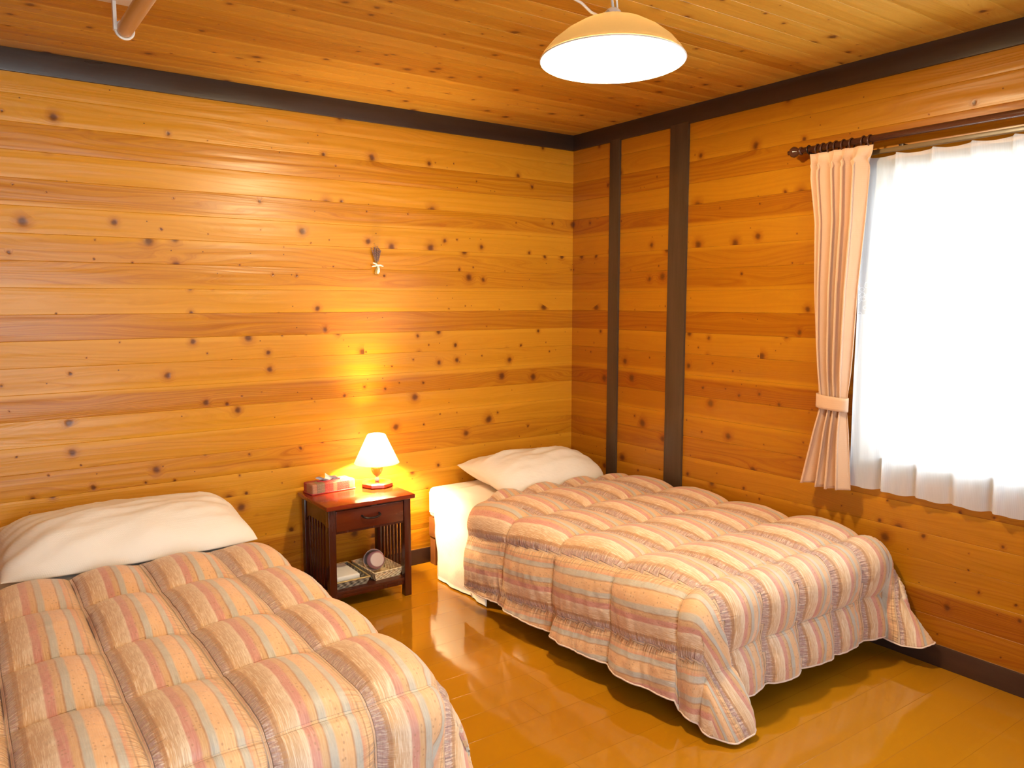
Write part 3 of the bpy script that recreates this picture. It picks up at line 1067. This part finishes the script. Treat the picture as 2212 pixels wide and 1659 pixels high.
def basket(label, name, x0, x1, y0, y1, z0, z1, m, rim, ang=0.0, flare=0.014):
    t = thing(name, label, 'basket', ((x0 + x1) / 2, (y0 + y1) / 2, z0))
    c = ((x0 + x1) / 2, (y0 + y1) / 2)
    f = flare
    th = 0.004
    o = [(x0, y0), (x1, y0), (x1, y1), (x0, y1)]
    sg = [(-1, -1), (1, -1), (1, 1), (-1, 1)]
    ring = lambda e, z: [(o[k][0] + sg[k][0] * e, o[k][1] + sg[k][1] * e, z) for k in range(4)]
    V = ring(0, z0) + ring(f, z1) + ring(f - th, z1) + ring(-th, z0 + th)
    F = [(3, 2, 1, 0)]
    for r in range(3):
        for k in range(4):
            F.append((r * 4 + k, r * 4 + (k + 1) % 4, (r + 1) * 4 + (k + 1) % 4, (r + 1) * 4 + k))
    F.append((12, 13, 14, 15))
    mk('tray', rot_z((V, F), ang, c), m, t, smooth=False)
    rp = []
    e = f - th / 2
    for k in range(4):
        a, b = o[k], o[(k + 1) % 4]
        sa, sb = sg[k], sg[(k + 1) % 4]
        for q in range(12):
            w = q / 12
            rp.append((a[0] * (1 - w) + b[0] * w + (sa[0] * (1 - w) + sb[0] * w) * e, a[1] * (1 - w) + b[1] * w + (sa[1] * (1 - w) + sb[1] * w) * e,
                       z1 + 0.0015 * math.sin(q * PI)))
    mk('rim', rot_z(tube(rp, 0.0042, 8, closed=True), ang, c), rim, t)
    return t


basket('small black and white woven tray on the nightstand shelf, holding folded cloths', 'woven_tray',
       -1.836, -1.675, -0.375, -0.12, SZ + 0.0005, SZ + 0.040, M['wicker_dark'], M['wicker_rim'])
basket('cream wicker basket on the right of the nightstand shelf', 'wicker_basket', -1.628, -1.485, -0.365, -0.135, SZ + 0.0005, SZ + 0.046, M['wicker'], M['wicker'], 0.06)
# folded cloths
for k, (w, z, lab) in enumerate(((0.0, SZ + 0.006, 'folded white cloth lying at the bottom of the black woven tray'),
                                 (0.006, SZ + 0.027, 'folded white cloth on top in the black woven tray, bulging over its rim'))):
    V, F = box(-1.834 + w, -1.690 - w * 2, -0.360 + w, -0.145 - w, z, z + 0.020, 0.009, 3)
    V = [(x, y, zz + (0.012 * math.cos((x + 1.76) * 14) * (zz > z + 0.01) * k)) for x, y, zz in V]
    mk('folded_cloth', (V, F), M['towel'], None, origin=(-1.765, -0.25, z), auto=60, label=lab, cat='cloth')

# cups lying in the basket
ax = Vector((-0.15, -0.93, 0.30)).normalized()
c0 = Vector((-1.570, -0.235, SZ + 0.068))
mk('plastic_cup', lathe([(0.042, -0.052), (0.054, 0.0), (0.057, 0.012), (0.0555, 0.012), (0.052, 0.002), (0.041, -0.049)], c0, ax, 30, cap=False), M['mug_pink'], None,
   origin=tuple(c0), label='pale pink plastic cup lying on its side in the cream basket', cat='cup')
c1 = c0 + ax * 0.012 + Vector((0.006, 0, -0.002))
mg = thing('plastic_cup', 'mauve plastic cup stacked inside the pale pink cup in the cream basket', 'cup', tuple(c1))
mk('bowl', lathe([(0.047, 0.0), (0.048, 0.010), (0.046, 0.026), (0.037, 0.036)], c1, ax, 30, cap=False), M['mug_mauve'], mg)
mk('base', lathe([(0.037, 0.036), (0.037, 0.042), (0.033, 0.043), (0.0, 0.040)], c1, ax, 30, cap=False), M['mug_base'], mg, label='frosted round bottom')
# small crumpled packet behind
V, F = lathe([(0.0, -0.014), (0.012, -0.010), (0.018, 0.0), (0.013, 0.010), (0.0, 0.014)], (-1.520, -0.175, SZ + 0.066), (0, 0, 1), 16)
V = [(v[0] + 0.006 * sn(v[0] * 90, v[1] * 90, v[2] * 90), v[1], v[2] + 0.006 * sn(v[0] * 120, v[1] * 90, 1)) for v in V]
mk('crumpled_packet', (V, F), M['tissue'], None, origin=(-1.52, -0.175, SZ + 0.066), label='small crumpled white packet behind the cups in the cream basket', cat='packet')
mk('grey_disc', lathe([(0.030, -0.004), (0.033, 0.0), (0.030, 0.004)], c0 - ax * 0.062 + Vector((-0.01, 0, 0.008)), ax, 24), M['greyplastic'], None,
   origin=tuple(c0 - ax * 0.06), label='grey round lid leaning behind the pink cup', cat='lid')

# ------------------------------------------------------------------ pendant lamp
PX, PY, PZ = -1.490, -1.985, 2.348
tilt = math.radians(1.7)
toc = Vector((cam.location.x - PX, cam.location.y - PY, 0)).normalized()
pax = (Vector((0, 0, 1)) * math.cos(tilt) - toc * math.sin(tilt)).normalized()
pd_ = thing('pendant_lamp', 'round lit pendant lamp hanging from the wooden ceiling', 'lamp', (PX, PY, PZ))
prof = [(0.2420, 0.0), (0.2405, 0.006), (0.232, 0.020), (0.205, 0.052), (0.165, 0.085), (0.115, 0.115), (0.065, 0.136), (0.030, 0.146), (0.024, 0.149)]
inner = [(r - 0.0022, h - 0.0022) for r, h in prof[1:-1]]
mk('shade', lathe(prof, (PX, PY, PZ), pax, 64, cap=False), M['pendant_out'], pd_, label='brown outer dome of the shade')
mk('shade_lining', lathe(inner, (PX, PY, PZ), pax, 64, cap=False), M['pendant_in'], pd_, label='white inside of the shade')
mk('rim', torus(Vector((PX, PY, PZ)), pax, 0.2415, 0.003, 64, 8), M['white_plastic'], pd_)
mk('socket', lathe([(0.024, 0.095), (0.026, 0.10), (0.026, 0.160), (0.018, 0.168), (0.0, 0.169)], (PX, PY, PZ), pax, 24), M['white_plastic'], pd_)
mk('bulb', lathe([(0.013, 0.097), (0.020, 0.085), (0.037, 0.055), (0.040, 0.040), (0.032, 0.018), (0.0, 0.004)], (PX, PY, PZ), pax, 28, cap=False), M['bulb'], pd_)
apex = Vector((PX, PY, PZ)) + pax * 0.168
mk('ceiling_rose', lathe([(0.0, 0.0), (0.035, 0.0), (0.045, 0.010), (0.048, 0.028), (0.048, 0.032)], (PX, PY, H - 0.032), (0, 0, 1), 32), M['white_plastic'], pd_)
mk('cord', tube([apex, apex + Vector((-0.006, 0, 0.03)), (PX - 0.004, PY, H - 0.06), (PX, PY, H - 0.03)], 0.0045, 8), M['white_plastic'], pd_)
mk('cord', tube([apex + Vector((0.02, 0, -0.006)), apex + Vector((0.012, -0.004, 0.03)), (PX + 0.008, PY, H - 0.05), (PX + 0.01, PY, H - 0.03)], 0.0035, 8), M['white_plastic'], pd_)
# slack loop of the flex at the side
lp = [(-1.515, -1.99, 2.500), (-1.56, -1.995, 2.475), (-1.60, -2.00, 2.478), (-1.64, -2.0, 2.498), (-1.69, -2.0, 2.508), (-1.72, -2.0, 2.535), (-1.70, -1.995, 2.575), (-1.62, -1.99, 2.592),
      (-1.53, -1.986, 2.588)]
mk('cord', tube(lp, 0.0045, 8), M['white_plastic'], pd_)
l = bpy.data.lights.new('pendant_light', 'POINT')
l.energy, l.color, l.shadow_soft_size = PENDANT_W, (1.0, 0.80, 0.47), 0.05
lo = link(bpy.data.objects.new('pendant_light', l), pd_)
lo.location = tuple(-pax * 0.004 + Vector((0, 0, 0.0)))

# ------------------------------------------------------------------ drying pole under the ceiling
dp = thing('hanging_pole', 'pale wooden pole hung under the ceiling at the upper left', 'pole', (-2.785, -0.9, 2.5))
mk('rod', tube([(-2.785, -0.865, 2.497), (-2.785, -3.0, 2.497)], 0.0265, 20), M['pole'], dp)
for y, ya, yb_ in ((-0.874, -1.02, -0.85), (-2.9, -2.98, -2.82)):
    mk('bracket', join(torus((-2.785, y, 2.497), (0, 1, 0), 0.0300, 0.0042, 28, 8),
                       box(-2.822, -2.810, y - 0.012, y + 0.012, 2.492, H - 0.010, 0.002),
                       box(-2.885, -2.735, ya, yb_, H - 0.018, H - 0.001, 0.004)), M['white_plastic'], dp, auto=30, label='white ring bracket screwed to the ceiling')

# ------------------------------------------------------------------ curtains
rx, rz = -0.105, 2.236
cr = thing('curtain_rod', 'dark turned wood curtain rod above the window', 'curtain rod', (rx, -2.7, rz))
mk('rod', tube([(rx, -1.765, rz), (rx, -4.05, rz)], 0.0145, 20), M['rod'], cr)
mk('finial', lathe([(0.0145, 0.0), (0.019, 0.004), (0.019, 0.010), (0.012, 0.014), (0.014, 0.022), (0.023, 0.034), (0.0255, 0.044), (0.021, 0.056),
                    (0.011, 0.064), (0.009, 0.068), (0.010, 0.073), (0.0, 0.080)], (rx, -1.765, rz), (0, 1, 0), 28), M['rod'], cr)
for y in (-1.80, -3.98):
    mk('bracket', join(box(-0.10, 0.0, y - 0.006, y + 0.006, rz - 0.022, rz - 0.012, 0.002), torus((rx, y, rz), (0, 1, 0), 0.018, 0.003, 24, 8),
                       box(-0.008, 0.0, y - 0.016, y + 0.016, rz - 0.04, rz + 0.02, 0.002)), M['dark_metal'], cr, auto=30)
ring_ys = [-1.845, -1.872, -1.905, -1.935, -1.972, -2.010, -2.065, -2.095]
for y in ring_ys:
    mk('ring', join(torus((rx, y, rz - 0.006), (0.0, 1, 0.05), 0.0225, 0.0036, 24, 8), tube([(rx, y, rz - 0.029), (rx, y, rz - 0.04)], 0.002, 6)), M['rod'], cr)
rail = thing('curtain_rail', 'slim brown inner rail holding the sheer curtain above the window', 'curtain rail', (-0.05, -2.9, 2.19))
mk('track', box(-0.062, -0.040, -4.0, -2.03, 2.178, 2.196, 0.003), M['trim'], rail, auto=30)
for y in (-2.2, -3.0, -3.8):
    mk('bracket', box(-0.05, 0.0, y - 0.01, y + 0.01, 2.196, 2.206, 0.001), M['dark_metal'], rail, auto=30)

# peach drape, tied back
EL = [(2.210, -1.822), (2.19, -1.826), (2.155, -1.838), (2.10, -1.838), (1.9, -1.865), (1.6, -1.872), (1.35, -1.885), (1.13, -1.908), (1.09, -1.912), (1.05, -1.908),
      (0.9, -1.875), (0.75, -1.838), (0.702, -1.826)]
ER = [(2.210, -2.115), (2.19, -2.112), (2.155, -2.096), (2.10, -2.10), (1.9, -2.090), (1.6, -2.07), (1.35, -2.062), (1.13, -2.050), (1.09, -2.048), (1.05, -2.050),
      (0.9, -2.062), (0.75, -2.078), (0.702, -2.082)]


def itp(tab, z):
    zs = [a for a, _ in tab][::-1]
    return float(np.interp(z, zs, [b for _, b in tab][::-1]))


NS, NZc = 150, 110
V = []
for j in range(NZc):
    z = 2.210 + (0.702 - 2.210) * j / (NZc - 1)
    yl, yr = itp(EL, z), itp(ER, z)
    gt = math.exp(-((z - 1.09) / 0.10) ** 2)
    for i in range(NS):
        s = i / (NS - 1)
        nf = 4.5
        ph = 2 * PI * nf * (s + 0.03 * math.sin(s * 11)) + 0.35 * math.sin(z * 2.2 + s * 5)
        amp = 0.030 * (1 - 0.55 * gt)
        if z > 2.14: amp *= 0.5 + 0.25 * math.cos((z - 2.155) * 60)
        # pinched pleats where the heading is sewn
        y = yl + (yr - yl) * (s + 0.030 * math.sin(2 * ph) * (1 if z < 2.16 else 0.3))
        x = -0.122 + amp * math.sin(ph) + 0.006 * sn(s * 6, z * 2)
        x += 0.010 * math.exp(-((z - 2.155) / 0.012) ** 2) * math.sin(ph * 2)
        x -= 0.020 * sstep(np.array((0.95 - z) / 0.3)) * 0.3
        V.append((min(x, -0.096 if s > 0.65 else -0.04), y, z + 0.004 * math.sin(s * 9) * (j == NZc - 1)))
F = gridf(NZc, NS)
dr_ = thing('curtain', 'peach drape tied back at the left side of the window', 'curtain', (-0.1, -1.96, 0.70))
o = mk('panel', (V, F), M['drape'], dr_)
md = o.modifiers.new('thickness', 'SOLIDIFY')
md.thickness = 0.003
# tie band
tp, V, F = 40, [], []
for j in range(6):
    z = 1.062 + 0.062 * j / 5
    for i in range(tp):
        a = 2 * PI * i / tp
        V.append((-0.124 + 0.034 * math.copysign(abs(math.cos(a)) ** 0.8, math.cos(a)), -1.98 + 0.076 * math.copysign(abs(math.sin(a)) ** 0.8, math.sin(a)), z + 0.006 * math.sin(a)))
F = [(j * tp + i, j * tp + (i + 1) % tp, (j + 1) * tp + (i + 1) % tp, (j + 1) * tp + i) for j in range(5) for i in range(tp)]
o = mk('tieback', (V, F), M['drape'], dr_)
md = o.modifiers.new('thickness', 'SOLIDIFY')
md.thickness = 0.004

# sheer
NS, NZc = 420, 60
V = []
y0, y1 = -2.035, -3.93
for j in range(NZc):
    z = 2.172 + (0.716 - 2.172) * j / (NZc - 1)
    for i in range(NS):
        s = i / (NS - 1)
        y = y0 + (y1 - y0) * s
        k = (y - y0) / -0.152
        fr = k - math.floor(k)
        topness = sstep(np.array((z - 2.05) / 0.08))
        saw = math.sin(2 * PI * k) * 0.62 + 0.33 * math.sin(4 * PI * k) + 0.14 * math.sin(6 * PI * k)
        amp = (0.024 + 0.012 * min(1.0, (2.17 - z) / 1.2)) * (0.75 + 0.25 * math.sin(k * 1.7)) * (1 - 0.45 * float(topness))
        x = -0.048 - amp * saw - 0.004 * sn(y * 5, z * 3)
        pin = math.exp(-(((fr + 0.5) % 1.0 - 0.5) / 0.06) ** 2) * float(topness)
        x -= 0.014 * pin
        sag = 0.010 * math.sin(PI * fr) * (z > 2.165)
        V.append((max(min(x, -0.018), -0.080), y, z - sag + 0.005 * math.sin(k * 6.28 + 1.0) * (j == NZc - 1)))
mk('sheer_curtain', (V, gridf(NZc, NS)), M['sheer'], None, origin=(-0.05, -2.95, 0.716),
   label='white translucent sheer curtain across the bright window', cat='curtain')

# ------------------------------------------------------------------ dried lavender on the wall
random.seed(4)
bx_, bz = -1.414, 1.745
dl = thing('dried_lavender_bunch', 'small bunch of dried lavender with a white bow, pinned to the plank wall', 'dried flowers', (bx_, -0.02, bz))
st_parts, fl_parts = [], []
for k in range(13):
    a = -0.40 + 0.80 * (k + 0.5) / 13 + random.uniform(-0.04, 0.04)
    d = random.uniform(-0.008, 0.008)
    L = random.uniform(0.075, 0.100)
    top = Vector((bx_ + math.sin(a) * L * 0.9, -0.020 + d, bz + math.cos(a) * L))
    bot = Vector((bx_ - math.sin(a) * 0.035 + random.uniform(-.003, .003), -0.018 + d * 0.5, bz - 0.045 + random.uniform(-.008, .004)))
    st_parts.append(tube([bot, (bx_, -0.018 + d * 0.4, bz), bot.lerp(top, 0.8)], 0.0011, 5))
    dirv = (top - Vector((bx_, -0.018, bz))).normalized()
    b0 = Vector((bx_, -0.018, bz)) + dirv * 0.026
    n = 7
    for q in range(n):
        c = b0.lerp(top, q / (n - 1))
        fl_parts.append(lathe([(0.0, -0.0065), (0.0055 - 0.0003 * q, 0.0), (0.0, 0.0065)], c, dirv, 6))
mk('stems', join(*st_parts), M['stem'], dl)
mk('flower_heads', join(*fl_parts), M['lavender'], dl)
mk('hook', tube([(bx_ - 0.008, 0.0, bz + 0.118), (bx_ - 0.008, -0.014, bz + 0.117), (bx_ - 0.006, -0.017, bz + 0.10), (bx_, -0.018, bz + 0.03)], 0.0013, 6), M['stem'], dl)


def strip(pts, w, up=(0, 0, 1)):
    V = []
    for p in pts:
        p = Vector(p[:3]) if len(p) == 3 else Vector(p[:3])
        V += [p + Vector(up) * w / 2, p - Vector(up) * w / 2]
    return V, [(2 * i, 2 * i + 1, 2 * i + 3, 2 * i + 2) for i in range(len(pts) - 1)]


yb = -0.030
bow = join(strip([(bx_, yb, bz), (bx_ - 0.012, yb - 0.006, bz + 0.006), (bx_ - 0.030, yb - 0.003, bz + 0.012)], 0.008),
           strip([(bx_, yb, bz), (bx_ - 0.016, yb - 0.006, bz - 0.005), (bx_ - 0.036, yb - 0.002, bz - 0.008)], 0.008),
           strip([(bx_, yb, bz), (bx_ + 0.014, yb - 0.006, bz), (bx_ + 0.033, yb - 0.002, bz - 0.006)], 0.009),
           strip([(bx_, yb, bz), (bx_ + 0.003, yb - 0.003, bz - 0.022), (bx_ + 0.001, yb, bz - 0.046)], 0.010, (1, 0, 0)),
           strip([(bx_ + 0.002, yb - 0.001, bz), (bx_ + 0.007, yb - 0.004, bz - 0.02), (bx_ + 0.008, yb, bz - 0.040)], 0.008, (1, 0, 0)),
           torus((bx_, -0.020, bz), (0, 0, 1), 0.0105, 0.0035, 16, 6))
o = mk('ribbon_bow', bow, M['ribbon'], dl, label='white ribbon bow')
md = o.modifiers.new('thickness', 'SOLIDIFY')
md.thickness = 0.0008
